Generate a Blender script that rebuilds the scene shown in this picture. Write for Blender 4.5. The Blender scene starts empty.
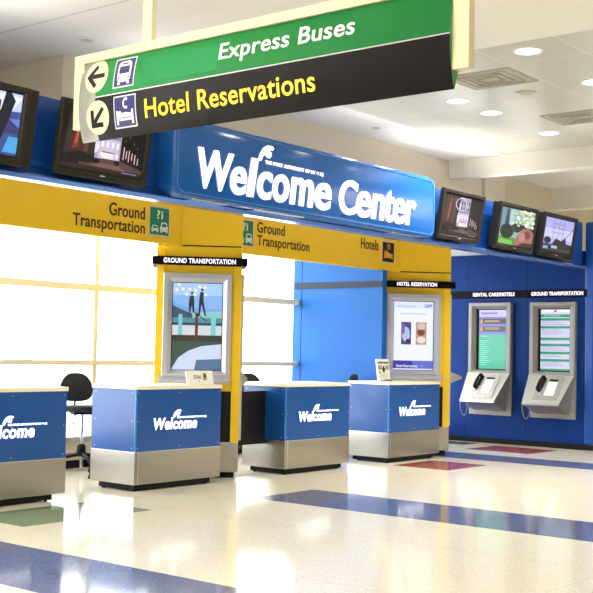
import bpy, bmesh, math, random
from math import sin, cos, pi, sqrt, radians
from mathutils import Vector, Matrix
random.seed(7)
SC = bpy.context.scene
COL = SC.collection

# ------------------------------------------------------------------ materials
def srgb(r, g, b):
    f = lambda c: (c/255)/12.92 if c/255 <= .04045 else ((c/255+.055)/1.055)**2.4
    return (f(r), f(g), f(b), 1)
_m = {}
def mat(name, rgb, rough=.5, metal=0, spec=.5, emit=0, coat=0, bump=0, bscale=60, var=0, brushed=False):
    if name in _m: return _m[name]
    m = bpy.data.materials.new(name); m.use_nodes = True; _m[name] = m
    nt = m.node_tree; b = nt.nodes['Principled BSDF']; c = srgb(*rgb)
    b.inputs['Base Color'].default_value = c
    b.inputs['Roughness'].default_value = rough
    b.inputs['Metallic'].default_value = metal
    b.inputs['Specular IOR Level'].default_value = spec
    b.inputs['Coat Weight'].default_value = coat
    b.inputs['Coat Roughness'].default_value = .08
    if emit:
        b.inputs['Emission Color'].default_value = c
        b.inputs['Emission Strength'].default_value = emit
        if emit >= .5: b.inputs['Base Color'].default_value = (.02, .02, .02, 1)
    tc = nt.nodes.new('ShaderNodeTexCoord')
    if var or bump or brushed:
        mp = nt.nodes.new('ShaderNodeMapping'); nt.links.new(tc.outputs['Object'], mp.inputs[0])
        if brushed: mp.inputs['Scale'].default_value = (2, 2, 90)
        n = nt.nodes.new('ShaderNodeTexNoise'); n.inputs['Scale'].default_value = 3 if brushed else bscale
        n.inputs['Detail'].default_value = 4
        nt.links.new(mp.outputs[0], n.inputs['Vector'])
        if var:
            r = nt.nodes.new('ShaderNodeMixRGB'); r.blend_type = 'MIX'
            r.inputs[1].default_value = tuple(v*(1-var) for v in c[:3])+(1,)
            r.inputs[2].default_value = tuple(min(1, v*(1+var)) for v in c[:3])+(1,)
            nt.links.new(n.outputs['Fac'], r.inputs[0]); nt.links.new(r.outputs[0], b.inputs['Base Color'])
        if brushed:
            mr = nt.nodes.new('ShaderNodeMapRange'); mr.inputs[3].default_value = rough-.08; mr.inputs[4].default_value = rough+.12
            nt.links.new(n.outputs['Fac'], mr.inputs[0]); nt.links.new(mr.outputs[0], b.inputs['Roughness'])
        if bump:
            bn = nt.nodes.new('ShaderNodeBump'); bn.inputs['Strength'].default_value = bump; bn.inputs['Distance'].default_value = .002
            nt.links.new(n.outputs['Fac'], bn.inputs['Height']); nt.links.new(bn.outputs[0], b.inputs['Normal'])
    return m
def glow(rgb, s=1.0):
    return mat('screen_%02x%02x%02x_%d' % (*rgb, int(s*10)), rgb, rough=.15, emit=s*.85, spec=.3)

BLUE = mat('blue_laminate', (24, 80, 152), .22, spec=.5, var=.03, bscale=3)
BLUE_WALL = mat('blue_wall_laminate', (14, 92, 172), .4, spec=.2, var=.04, bscale=2)
BLUE_DIM = mat('blue_laminate_dimmed', (6, 44, 108), .5, spec=.1, var=.04, bscale=2)  # blue wall laminate with the dimmer kiosk wall's shade put into its colour
BLUE_DK = mat('blue_canopy_metal', (12, 68, 145), .3, var=.04, bscale=2)
SIGNB = mat('blue_acrylic', (24, 92, 170), .12, spec=.6, var=.03, bscale=1.5)
RIMB = mat('blue_acrylic_rim', (60, 130, 205), .15)
YEL = mat('yellow_laminate', (250, 206, 36), .28, var=.03, bscale=2)
STEEL = mat('brushed_steel', (190, 186, 178), .27, metal=1, var=.02, bscale=5)
STEELW = mat('satin_steel', (186, 182, 176), .3, metal=.75, var=.02, bscale=8)
ALU = mat('grey_aluminium', (190, 190, 198), .35, metal=.45, var=.02, bscale=8)
CAP = mat('cream_worktop', (246, 236, 208), .3, var=.02)
KFR = mat('kiosk_frame_grey', (132, 130, 128), .45, metal=.2, spec=.3, var=.02)
BLK = mat('black_rubber', (17, 16, 17), .6, spec=.15, bump=.1)
BLKP = mat('black_laminate', (20, 19, 19), .5, spec=.25, var=.08, bscale=20)
FABR = mat('black_chair_fabric', (26, 27, 32), .85, bump=.5, bscale=300)
CHROME = mat('chrome', (215, 215, 220), .12, metal=1)
WHITE = mat('matt_white_paint', (238, 234, 222), .5)
GLOWW = mat('backlit_white_letters', (255, 250, 255), .4, emit=1.4)
GLOWL = mat('backlit_counter_letters', (255, 248, 252), .4, emit=2.2)
INKB = mat('dark_brown_letters', (58, 42, 20), .5)
GREEN = mat('sign_green', (30, 124, 60), .5, spec=.25, var=.03, bscale=3)
GREENP = mat('sign_green_patch', (20, 126, 68), .5, spec=.25, var=.02)
GREEND = mat('sign_end_green', (44, 140, 74), .35)
SBLK = mat('sign_black', (30, 29, 30), .5, spec=.2, var=.05, bscale=4)
SGRY = mat('sign_grey', (150, 150, 136), .4)
CREAM = mat('sign_cream', (208, 196, 160), .45, var=.02)
NAVY = mat('pictogram_navy', (38, 36, 98), .4)
SYEL = mat('sign_yellow_letters', (255, 214, 10), .4)
SILV = mat('pictogram_silver', (205, 200, 205), .4)
PGRN = mat('pictogram_green', (16, 130, 92), .35)
TVB = mat('tv_bezel_brown_black', (40, 35, 29), .45, spec=.25, var=.05)
TVD = mat('tv_back_black', (20, 20, 22), .5)
MULL = mat('window_mullion_paint', (238, 232, 212), .4)
BEIGE = mat('beige_wall_paint', (202, 190, 166), .8, bump=.15, bscale=90, var=.015)
CEILP = mat('ceiling_plaster', (228, 225, 217), .85, bump=.1, bscale=120, var=.01)
BEAMP = mat('white_bulkhead_paint', (236, 232, 216), .7, var=.01)
HEAT = mat('radiator_beige', (214, 200, 170), .5, var=.02)
GREYS = mat('sill_grey', (160, 158, 150), .45)
BANDG = mat('dark_band', (34, 42, 62), .4, spec=.2)
LAV = mat('lip_metal', (90, 130, 210), .16, metal=.55)

def glass_mat():
    m = bpy.data.materials.new('window_glass'); m.use_nodes = True; nt = m.node_tree
    nt.nodes.clear(); o = nt.nodes.new('ShaderNodeOutputMaterial'); mx = nt.nodes.new('ShaderNodeMixShader')
    t = nt.nodes.new('ShaderNodeBsdfTransparent'); g = nt.nodes.new('ShaderNodeBsdfGlossy'); g.inputs['Roughness'].default_value = .02
    f = nt.nodes.new('ShaderNodeValue'); f.outputs[0].default_value = .04
    t.inputs[0].default_value = (.97, .985, 1, 1)
    nt.links.new(f.outputs[0], mx.inputs[0]); nt.links.new(t.outputs[0], mx.inputs[1]); nt.links.new(g.outputs[0], mx.inputs[2])
    nt.links.new(mx.outputs[0], o.inputs[0]); return m
GLASS = glass_mat()

# ------------------------------------------------------------------ mesh helpers
class MB:
    def __init__(s, M=None): s.bm = bmesh.new(); s.mats = []; s.M = M or Matrix()
    def mi(s, m):
        if m not in s.mats: s.mats.append(m)
        return s.mats.index(m)
    def merge(s, b, m, M=None):
        i = s.mi(m)
        for f in b.faces: f.material_index = i
        if M: bmesh.ops.transform(b, matrix=M, verts=b.verts)
        bmesh.ops.transform(b, matrix=s.M, verts=b.verts)
        me = bpy.data.meshes.new('t'); b.to_mesh(me); b.free(); s.bm.from_mesh(me); bpy.data.meshes.remove(me)
        return s
    def box(s, x0, x1, y0, y1, z0, z1, m, bev=0, seg=2, M=None):
        b = bmesh.new(); bmesh.ops.create_cube(b, size=1)
        for v in b.verts: v.co = Vector(((x0+x1)/2+v.co.x*(x1-x0), (y0+y1)/2+v.co.y*(y1-y0), (z0+z1)/2+v.co.z*(z1-z0)))
        if bev: bmesh.ops.bevel(b, geom=list(b.edges), offset=bev, segments=seg, profile=.5, affect='EDGES')
        return s.merge(b, m, M)
    def cyl(s, p, r, h, m, r2=None, seg=24, M=None, axis='z', bev=0):
        b = bmesh.new(); bmesh.ops.create_cone(b, cap_ends=True, segments=seg, radius1=r, radius2=r if r2 is None else r2, depth=h)
        if bev: bmesh.ops.bevel(b, geom=[e for e in b.edges if len(e.link_faces) == 2 and e.calc_face_angle(0) > .8], offset=bev, segments=2, affect='EDGES')
        R = {'z': Matrix(), 'x': Matrix.Rotation(pi/2, 4, 'Y'), 'y': Matrix.Rotation(pi/2, 4, 'X')}[axis]
        bmesh.ops.transform(b, matrix=Matrix.Translation(p) @ R, verts=b.verts)
        return s.merge(b, m, M)
    def prism(s, pts, y0, y1, m, bev=0, M=None):          # polygon in XZ, extruded along y
        b = bmesh.new()
        a = [b.verts.new((x, y0, z)) for x, z in pts]; c = [b.verts.new((x, y1, z)) for x, z in pts]; n = len(pts)
        f0 = b.faces.new(a); f1 = b.faces.new(c[::-1])
        for i in range(n): b.faces.new((a[(i+1) % n], a[i], c[i], c[(i+1) % n]))
        bmesh.ops.recalc_face_normals(b, faces=b.faces)
        if bev: bmesh.ops.bevel(b, geom=[e for e in b.edges if abs(e.verts[0].co.y-y0) < 1e-6 and abs(e.verts[1].co.y-y0) < 1e-6], offset=bev, segments=3, profile=.5, affect='EDGES')
        return s.merge(b, m, M)
    def prismx(s, pts, x0, x1, m):                         # polygon in YZ, extruded along x
        b = bmesh.new()
        a = [b.verts.new((x0, y, z)) for y, z in pts]; c = [b.verts.new((x1, y, z)) for y, z in pts]; n = len(pts)
        b.faces.new(a); b.faces.new(c[::-1])
        for i in range(n): b.faces.new((a[(i+1) % n], a[i], c[i], c[(i+1) % n]))
        bmesh.ops.recalc_face_normals(b, faces=b.faces); return s.merge(b, m)
    def ring(s, o, i, y0, y1, m, slope=0):                 # rectangular ring, o/i = (x0,x1,z0,z1); inner edge slopes back
        b = bmesh.new(); R = lambda q, y: [b.verts.new(p) for p in ((q[0], y, q[2]), (q[1], y, q[2]), (q[1], y, q[3]), (q[0], y, q[3]))]
        mid = tuple(o[k]+(i[k]-o[k])*(1-slope) for k in range(4))
        L = [R(o, y1), R(o, y0+.006), R(tuple(o[k]+(.006 if k in (0, 2) else -.006) for k in range(4)), y0), R(mid, y0), R(i, y0+.55*(y1-y0)), R(i, y1)]
        L.append(L[0])
        for p, q in zip(L, L[1:]):
            for k in range(4): b.faces.new((p[k], p[(k+1) % 4], q[(k+1) % 4], q[k]))
        bmesh.ops.recalc_face_normals(b, faces=b.faces); return s.merge(b, m)
    def tube(s, pts, r, m, seg=10):
        b = bmesh.new(); pts = [Vector(p) for p in pts]; rings = []
        for i, p in enumerate(pts):
            t = (pts[min(i+1, len(pts)-1)]-pts[max(i-1, 0)]).normalized()
            u = t.cross(Vector((0, 0, 1)) if abs(t.z) < .9 else Vector((1, 0, 0))).normalized(); w = t.cross(u)
            rr = r[i] if isinstance(r, (list, tuple)) else r
            rings.append([b.verts.new(p+u*rr*cos(2*pi*k/seg)+w*rr*sin(2*pi*k/seg)) for k in range(seg)])
        for A, B in zip(rings, rings[1:]):
            for k in range(seg): b.faces.new((A[k], A[(k+1) % seg], B[(k+1) % seg], B[k]))
        b.faces.new(rings[0]); b.faces.new(rings[-1][::-1])
        bmesh.ops.recalc_face_normals(b, faces=b.faces)
        for f in b.faces: f.smooth = len(f.verts) == 4
        return s.merge(b, m)
    def poly(s, pts, y, m, warp=None):                    # flat polygon in XZ facing -y
        b = bmesh.new(); f = b.faces.new([b.verts.new((x, y, z)) for x, z in pts])
        f.normal_update()
        if f.normal.y > 0: f.normal_flip()
        bmesh.ops.triangulate(b, faces=b.faces)
        if warp: do_warp(b, warp)
        return s.merge(b, m)
    def rect(s, x0, x1, z0, z1, y, m, warp=None): return s.poly([(x0, z0), (x1, z0), (x1, z1), (x0, z1)], y, m, warp)
    def text(s, t, x0, x1, z0, z1, y, m, bold=0, depth=.004, warp=None, shear=0):
        cu = bpy.data.curves.new('t', 'FONT'); cu.body = t; cu.size = 1; cu.offset = bold; cu.extrude = .01; cu.resolution_u = 5
        cu.space_character = 1+bold*3; cu.shear = shear
        o = bpy.data.objects.new('t', cu); COL.objects.link(o); bpy.context.view_layer.update()
        me = bpy.data.meshes.new_from_object(o.evaluated_get(bpy.context.evaluated_depsgraph_get()))
        bpy.data.objects.remove(o); bpy.data.curves.remove(cu)
        b = bmesh.new(); b.from_mesh(me); bpy.data.meshes.remove(me)
        xs = [v.co.x for v in b.verts]; ys = [v.co.y for v in b.verts]
        ax, bx, ay, by = min(xs), max(xs), min(ys), max(ys)
        for v in b.verts:
            u, w, d = (v.co.x-ax)/(bx-ax), (v.co.y-ay)/(by-ay), v.co.z
            v.co = Vector((x0+u*(x1-x0), y-(depth if d > 0 else 0), z0+w*(z1-z0)))
        if warp: do_warp(b, warp)
        return s.merge(b, m)
    def smooth(s, ang=.6):
        for f in s.bm.faces: f.smooth = True
        for e in s.bm.edges:
            if len(e.link_faces) == 2 and e.calc_face_angle(0) > ang: e.smooth = False
        return s
def do_warp(b, warp):
    zs = [v.co.z for v in b.verts]; z = min(zs)+.02
    while z < max(zs):
        bmesh.ops.bisect_plane(b, geom=list(b.verts)+list(b.edges)+list(b.faces), plane_co=(0, 0, z), plane_no=(0, 0, 1)); z += .02
    for v in b.verts: v.co.y += warp(v.co.z)

def out(name, mb, parent=None, loc=(0, 0, 0), rotz=0, label=None, smooth=False):
    if smooth: mb.smooth()
    me = bpy.data.meshes.new(name); mb.bm.to_mesh(me); mb.bm.free()
    for m in mb.mats: me.materials.append(m)
    o = bpy.data.objects.new(name, me); COL.objects.link(o); o.location = loc; o.rotation_euler.z = rotz
    if parent: o.parent = parent
    if label: o['label'] = label
    return o
def thing(name, label, cat, loc=(0, 0, 0), rotz=0, group=None):
    o = bpy.data.objects.new(name, None); COL.objects.link(o); o.location = loc; o.rotation_euler = (0, 0, rotz)
    o.empty_display_size = .1; o['label'] = label; o['category'] = cat
    if group: o['group'] = group
    return o
def tag(o, label, cat, group=None):
    o['label'] = label; o['category'] = cat
    if group: o['group'] = group
    return o
def struct(name, mb, parent=None):
    o = out(name, mb, parent)
    if not parent: o['kind'] = 'structure'
    return o
def copy_tree(o, parent=None):
    c = o.copy(); COL.objects.link(c)
    if parent: c.parent = parent
    for ch in [x for x in bpy.data.objects if x.parent == o]: copy_tree(ch, c)
    return c
def circle(cx, cz, rx, rz=None, n=28, a0=0, a1=2*pi):
    rz = rz or rx
    return [(cx+rx*cos(a0+(a1-a0)*i/n), cz+rz*sin(a0+(a1-a0)*i/n)) for i in range(n+(a1-a0 < 6.2))]
def rrect(x0, x1, z0, z1, r, n=7):
    p = []
    for cx, cz, a in ((x1-r, z1-r, 0), (x0+r, z1-r, pi/2), (x0+r, z0+r, pi), (x1-r, z0+r, 3*pi/2)):
        p += [(cx+r*cos(a+pi/2*i/n), cz+r*sin(a+pi/2*i/n)) for i in range(n+1)]
    return p
def line(p, q, w):
    (a, b), (c, d) = p, q; l = math.hypot(c-a, d-b); nx, nz = -(d-b)/l*w/2, (c-a)/l*w/2
    return [(a-nx, b-nz), (c-nx, d-nz), (c+nx, d+nz), (a+nx, b+nz)]

# ------------------------------------------------------------------ the setting
CZ = 4.41                                   # ceiling height
XB = 14.97                                  # bulkhead
WY = 10.6                                   # window wall
XK = 16.65                                  # blue kiosk wall

def floor_mat():
    m = bpy.data.materials.new('terrazzo'); m.use_nodes = True; nt = m.node_tree; b = nt.nodes['Principled BSDF']
    N, Lk = nt.nodes.new, nt.links.new
    tc = N('ShaderNodeTexCoord'); sp = N('ShaderNodeSeparateXYZ'); Lk(tc.outputs['Object'], sp.inputs[0])
    def M(op, a, c=None):
        n = N('ShaderNodeMath'); n.operation = op
        for i, v in enumerate((a, c)):
            if v is None: continue
            if isinstance(v, (int, float)): n.inputs[i].default_value = v
            else: Lk(v, n.inputs[i])
        return n.outputs[0]
    X, Y = sp.outputs[0], sp.outputs[1]
    def rect(x0, x1, y0, y1):
        return M('MULTIPLY', M('MULTIPLY', M('GREATER_THAN', X, x0), M('LESS_THAN', X, x1)), M('MULTIPLY', M('GREATER_THAN', Y, y0), M('LESS_THAN', Y, y1)))
    def mix(f, a, c):
        n = N('ShaderNodeMixRGB'); Lk(f, n.inputs[0])
        for i, v in ((1, a), (2, c)):
            if isinstance(v, tuple): n.inputs[i].default_value = v
            else: Lk(v, n.inputs[i])
        return n.outputs[0]
    def speck(scale, seed, thr, col, base):
        v = N('ShaderNodeTexVoronoi'); v.inputs['Scale'].default_value = scale; mp = N('ShaderNodeMapping'); mp.inputs[1].default_value = (seed, seed*2, 0)
        Lk(tc.outputs['Object'], mp.inputs[0]); Lk(mp.outputs[0], v.inputs['Vector'])
        s2 = N('ShaderNodeSeparateColor'); Lk(v.outputs['Color'], s2.inputs[0])
        return mix(M('MULTIPLY', M('GREATER_THAN', s2.outputs[0], thr), M('LESS_THAN', v.outputs['Distance'], .42)), base, col)
    def terr(c, d, l):
        a = speck(120, 3, .86, srgb(*d), srgb(*c)); return speck(95, 9, .84, srgb(*l), a)
    cream = terr((207, 199, 178), (168, 156, 130), (228, 222, 206))
    blue = terr((88, 94, 120), (66, 72, 100), (122, 128, 152))
    red = terr((142, 66, 58), (120, 54, 50), (166, 90, 78))
    grn = terr((112, 132, 104), (80, 100, 80), (160, 176, 150))
    c = cream
    c = mix(rect(4.33, 5.25, -30, 30), c, blue)
    c = mix(rect(8.49, 9.49, -30, 7.35), c, blue)
    c = mix(rect(13.86, 14.68, -30, 9.3), c, blue)
    c = mix(rect(15.95, 16.5, 9.35, 30), c, blue)
    c = mix(rect(12.30, 13.30, 7.43, 8.25), c, red)
    c = mix(rect(15.30, 16.25, 7.86, 8.93), c, red)
    c = mix(rect(5.79, 7.20, 7.40, 8.20), c, grn)
    g = None
    for a, k in ((5.79, X), (7.38, X), (7.44, X), (10.6, X), (11.9, X), (3.1, X), (7.40, Y), (3.2, Y), (-1, Y)):
        l = M('LESS_THAN', M('ABSOLUTE', M('SUBTRACT', k, a)), .004); g = l if g is None else M('MAXIMUM', g, l)
    c = mix(M('MULTIPLY', g, .35), c, srgb(150, 140, 120))
    Lk(c, b.inputs['Base Color'])
    n = N('ShaderNodeTexNoise'); n.inputs['Scale'].default_value = 1.3; n.inputs['Detail'].default_value = 3; Lk(tc.outputs['Object'], n.inputs['Vector'])
    mr = N('ShaderNodeMapRange'); mr.inputs[3].default_value = .07; mr.inputs[4].default_value = .13; Lk(n.outputs['Fac'], mr.inputs[0]); Lk(mr.outputs[0], b.inputs['Roughness'])
    b.inputs['Specular IOR Level'].default_value = .16
    return m
FLOOR = floor_mat()

def tile_mat():
    m = bpy.data.materials.new('metal_ceiling_tile'); m.use_nodes = True; nt = m.node_tree; b = nt.nodes['Principled BSDF']
    N, Lk = nt.nodes.new, nt.links.new
    tc = N('ShaderNodeTexCoord'); sp = N('ShaderNodeSeparateXYZ'); Lk(tc.outputs['Object'], sp.inputs[0])
    def fr(o, off, s):
        a = N('ShaderNodeMath'); a.operation = 'SUBTRACT'; Lk(o, a.inputs[0]); a.inputs[1].default_value = off
        d = N('ShaderNodeMath'); d.operation = 'DIVIDE'; Lk(a.outputs[0], d.inputs[0]); d.inputs[1].default_value = s
        f = N('ShaderNodeMath'); f.operation = 'PINGPONG'; Lk(d.outputs[0], f.inputs[0]); f.inputs[1].default_value = .5
        l = N('ShaderNodeMath'); l.operation = 'LESS_THAN'; Lk(f.outputs[0], l.inputs[0]); l.inputs[1].default_value = .011/s
        return l.outputs[0]
    mx = N('ShaderNodeMath'); mx.operation = 'MAXIMUM'; Lk(fr(sp.outputs[0], 9.585, .775), mx.inputs[0]); Lk(fr(sp.outputs[1], 8.17, .857), mx.inputs[1])
    mc = N('ShaderNodeMixRGB'); Lk(mx.outputs[0], mc.inputs[0]); mc.inputs[1].default_value = srgb(196, 196, 182); mc.inputs[2].default_value = srgb(212, 211, 199)
    Lk(mc.outputs[0], b.inputs['Base Color']); b.inputs['Roughness'].default_value = .3
    bp = N('ShaderNodeBump'); bp.inputs['Strength'].default_value = .3; bp.inputs['Distance'].default_value = .004; Lk(mx.outputs[0], bp.inputs['Height']); Lk(bp.outputs[0], b.inputs['Normal'])
    return m
TILE = tile_mat()

X0, X1, Y0 = -13., 27., -15.
f = MB().box(X0-.2, X1+.2, Y0-.2, WY+.3, -.2, 0, FLOOR); struct('floor', f)
c = MB()
c.box(X0-.2, 9.585, Y0-.2, 12.2, CZ, CZ+.2, CEILP)
c.box(9.585, XB, 8.17, 12.2, CZ, CZ+.2, CEILP)
c.box(XB, X1+.2, Y0-.2, 12.2, CZ, CZ+.2, CEILP)
c.box(9.585, XB, Y0-.2, 8.17, CZ+.015, CZ+.2, TILE)
c.box(6.545, 6.555, Y0, 12, CZ-.001, CZ+.01, GREYS)
struct('ceiling', c)
# bulkheads
struct('trim_1', MB().box(XB, XB+.22, Y0, 9.1, 4.13, CZ, BEAMP))
struct('trim_2', MB().box(18.44, 18.7, Y0, 9.1, 4.03, CZ, BEAMP))
# wall block over the canopy
w = MB().box(7.43, 16.0, 9.1, 10.25, 3.55, CZ, BEIGE)
w.box(16.0, 16.66, 9.04, 10.25, 3.55, CZ, mat('beige_pilaster', (212, 202, 180), .8)); w.box(16.9, X1, 9.1, 10.25, 3.1, CZ, BEIGE).box(16.66, 16.9, 9.1, 10.25, 3.55, CZ, BEIGE)
struct('wall_left', w)
# hall walls off to the sides and behind
w = MB().box(X0-.2, X0, Y0, WY, 0, CZ, BEIGE); struct('wall_back', w)
w = MB().box(X0, X1, Y0-.2, Y0, 0, CZ, BEIGE)
struct('wall_right', w)
w = MB().box(X1, X1+.2, Y0, WY, 0, CZ, BEIGE); struct('wall_far', w)
# window wall along the left
w = MB()
w.box(X0, XK+10, WY, WY+.2, 3.1, CZ, BEIGE)
w.box(X0, XK+10, WY-.02, WY+.2, 0, .31, HEAT)
w.box(X0, XK+10, WY-.12, WY+.2, .31, .375, GREYS, .006)
struct('wall_window_side', w).name = 'wall_outer'
struct('baseboard_left', MB().box(X0, 13.1, WY-.05, WY-.021, 0, .09, BLK))
w = MB()
for x in [9.21+1.95*k for k in range(-11, 9)]:
    if abs(x-13.11) > .2: w.box(x-.034, x+.034, WY-.09, WY+.03, .375, 3.1, MULL, .004)
for z, h in ((2.155, .082), (1.25, .064)): w.box(X0, XK+10, WY-.115, WY+.03, z-h/2, z+h/2, MULL, .004)
wo = struct('window_1', w)
out('window_pane', MB().box(X0, XK+10, WY+.05, WY+.06, .375, 3.1, GLASS), wo)
# blue partition behind the right-hand column
w = MB().box(13.1, 13.2, 9.15, WY, 0, 3.1, BLUE_WALL).box(13.1, 13.2, 9.0, 9.15, 0, 2.595, BLUE_WALL)
w.box(13.095, 13.101, 10.44, 10.446, 0, 3.1, BANDG)
w.box(13.085, 13.1, 9.01, WY-.03, 2.355, 2.445, BANDG)
struct('wall_partition', w)
# blue kiosk wall
w = MB().box(XK, XK+.25, 7.62, 10.9, .085, 3.1, BLUE_DIM)
for y in (9.72, 8.615): w.box(XK-.002, XK, y-.004, y+.004, .085, 3.1, BLK)
struct('wall_kiosk', w)
struct('trim_3', MB().box(XK-.012, XK+.24, 7.47, 7.62, .085, 3.55, BLUE_DK, .03, 4))
struct('baseboard_right', MB().box(XK-.015, XK+.25, 7.475, 10.9, 0, .085, BLK))
# ground outside the windows
struct('ground_outside', MB().box(-40, 50, WY+.3, 60, -.3, -.1, mat('pale_concrete', (205, 203, 196), .8, var=.05, bscale=2)))

# ------------------------------------------------------------------ canopy with its lip
t = thing('canopy', 'long blue canopy box running over the counters under the beige wall', 'canopy', (0, 7.67, 2.85))
out('canopy_body', MB().box(1, XK, 0, .06, 0, .70, BLUE_DK, .004).box(1, XK, .06, 1.43, .64, .70, BLUE_DK), t)
out('soffit', MB().box(1, XK, .06, 2.93, .25, .30, mat('soffit_white', (225, 226, 232), .45)), t, label='white underside of the canopy')
out('lip', MB().prismx([(-.09, 0), (-.075, -.035), (.06, -.035), (.06, .02), (-.07, .02)], 1, XK, LAV), t, label='shiny blue metal lip')
out('mounting_track', MB().box(1, 7.36, -.03, 0, .1, .14, BLUE_DK), t)

# ------------------------------------------------------------------ welcome sign
def torch(mb, x, z, w, h, y, m):            # wind-blown torch flame mark
    P = [(.02, 0), (0, .28), (.13, .56), (.28, .8), (.55, .98), (.78, 1), (.92, .98), (1, .89), (.92, .76), (.76, .76), (.70, .69), (.84, .61), (.84, .44), (.74, .28), (.53, .28), (.42, .44), (.28, .33), (.18, .06)]
    mb.prism([(x+a*w, z+b*h) for a, b in P], y-.004, y, m)
t = thing('welcome_sign', 'large blue backlit sign reading Welcome Center on the canopy front', 'sign', (7.42, 7.65, 2.86))
W = 4.54; H = .745
out('sign_body', MB().prism(rrect(0, W, 0, H, .13), -.20, .02, SIGNB, .025), t, smooth=True)
r = MB(); b = bmesh.new(); po = rrect(.035, W-.035, .035, H-.035, .10); pi_ = rrect(.047, W-.047, .047, H-.047, .09)
A = [[b.verts.new((x, y, z)) for x, z in q] for q, y in ((po, -.198), (po, -.206), (pi_, -.206), (pi_, -.198))]
for q, s in zip(A, A[1:]):
    for k in range(len(q)): b.faces.new((q[k], q[(k+1) % len(q)], s[(k+1) % len(q)], s[k]))
bmesh.ops.recalc_face_normals(b, faces=b.faces); r.merge(b, RIMB); out('sign_rim', r, t)
def letters(items):
    l = MB()
    for ch, a, b_, z0, z1 in items: l.text(ch, a, b_, z0, z1, -.201, GLOWW, bold=.02, depth=.02, shear=.13)
    return l
out('lettering', letters((('W', .303, .80, .107, .493), ('e', .765, .995, .102, .385), ('l', 1.005, 1.165, .107, .50), ('c', 1.165, 1.39, .102, .39), ('o', 1.405, 1.66, .102, .395), ('m', 1.685, 2.075, .107, .40), ('e', 2.105, 2.385, .102, .40))), t, label='glowing white word Welcome')
out('lettering', letters((('C', 2.54, 2.88, .100, .492), ('e', 2.86, 3.135, .100, .403), ('n', 3.155, 3.415, .107, .405), ('t', 3.425, 3.60, .100, .475), ('e', 3.60, 3.84, .100, .41), ('r', 3.865, 4.075, .107, .41))), t, label='glowing white word Center')
l = MB(); torch(l, 1.185, .485, .235, .180, -.20, GLOWW); out('torch_mark', l, t, label='small glowing flame mark over the letter l')
out('tagline', MB().text('THE PORT AUTHORITY OF NY & NJ', 1.285, 2.25, .460, .508, -.201, GLOWW, bold=.055), t, label='small glowing agency line')
out('edge_clip', MB().box(.25, .75, -.19, -.06, -.012, 0, CHROME), t); out('edge_clip', MB().box(1.15, 1.95, -.19, -.06, -.012, 0, CHROME), t); out('edge_clip', MB().box(3.6, 4.2, -.19, -.06, -.012, 0, CHROME), t)

# ------------------------------------------------------------------ yellow fascias
def transit_icon(mb, x, z, w, h, y):        # green panel: ? i over a taxi and a bus
    mb.rect(x, x+w, z, z+h, y, SILV)
    mb.prism(rrect(x+.014, x+w-.014, z+.014, z+h-.014, .01, 3), y-.003, y, PGRN)
    mb.text('?i', x+w*.36, x+w*.66, z+h*.58, z+h*.88, y-.0035, WHITE, bold=.02, depth=.001)
    for (cx, s, hh) in ((.28, .17, .24), (.72, .19, .36)):   # car and bus front views
        X, S, B = x+w*cx, w*s, z+h*.12
        mb.prism(rrect(X-S, X+S, B+h*.05, B+h*hh*.62, .012, 3), y-.005, y-.003, WHITE)
        mb.prism(rrect(X-S*.78, X+S*.78, B+h*hh*.5, B+h*hh, .02, 3), y-.0046, y-.003, WHITE)
        mb.prism(rrect(X-S*.55, X+S*.55, B+h*hh*.55, B+h*hh*.88, .01, 3), y-.0056, y-.003, PGRN)
        for q in (-1, 1):
            mb.rect(X+q*S*.7-.012, X+q*S*.7+.012, B, B+h*.06, y-.0057, WHITE); mb.poly(circle(X+q*S*.6, B+h*.11, .007, n=10), y-.0062, PGRN)
FY = 9.06
t = thing('fascia_panel', 'yellow overhead fascia above the windows, left of the first column', 'fascia', (2.0, FY, 2.60))
out('panel', MB().box(0, 7.28, 0, .08, 0, .5, YEL, .003), t)
out('lettering', MB().text('Ground', 6.075, 6.59, .236, .376, -.0005, INKB, .012), t, label='dark word Ground')
out('lettering', MB().text('Transportation', 5.585, 6.595, .041, .212, -.0005, INKB, .012), t, label='dark word Transportation')
i = MB(); transit_icon(i, 6.655, .08, .315, .325, -.001); out('pictogram', i, t, label='green taxi and bus pictogram')
t = thing('fascia_panel', 'yellow overhead fascia between the two columns, reading Hotels at its right', 'fascia', (9.35, FY, 2.60))
out('panel', MB().box(0, 4.30, 0, .08, 0, .5, YEL, .003), t)
out('lettering', MB().text('Ground', 1.115, 1.645, .276, .410, -.0005, INKB, .012), t, label='dark word Ground')
out('lettering', MB().text('Transportation', 1.12, 2.15, .083, .248, -.0005, INKB, .012), t, label='dark word Transportation')
out('lettering', MB().text('Hotels', 3.29, 3.71, .264, .408, -.0005, INKB, .012), t, label='dark word Hotels')
i = MB(); transit_icon(i, .735, .09, .315, .325, -.001); out('pictogram', i, t, label='green taxi and bus pictogram, half hidden by the column')
i = MB(); i.rect(3.80, 4.11, .11, .415, -.001, SILV); i.prism(rrect(3.815, 4.095, .125, .40, .01, 3), -.004, -.001, SBLK)
a = mat('pictogram_amber', (236, 160, 50), .4)
i.text('?i', 3.92, 4.0, .30, .385, -.0045, a, .03, .001)
i.poly([(3.85, .16), (3.865, .16), (3.865, .18), (4.045, .18), (4.045, .16), (4.06, .16), (4.06, .245), (4.0, .245), (3.9, .285), (3.865, .25), (3.865, .29), (3.85, .29)], -.005, a)
out('pictogram', i, t, label='black and amber bed pictogram')

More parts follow.
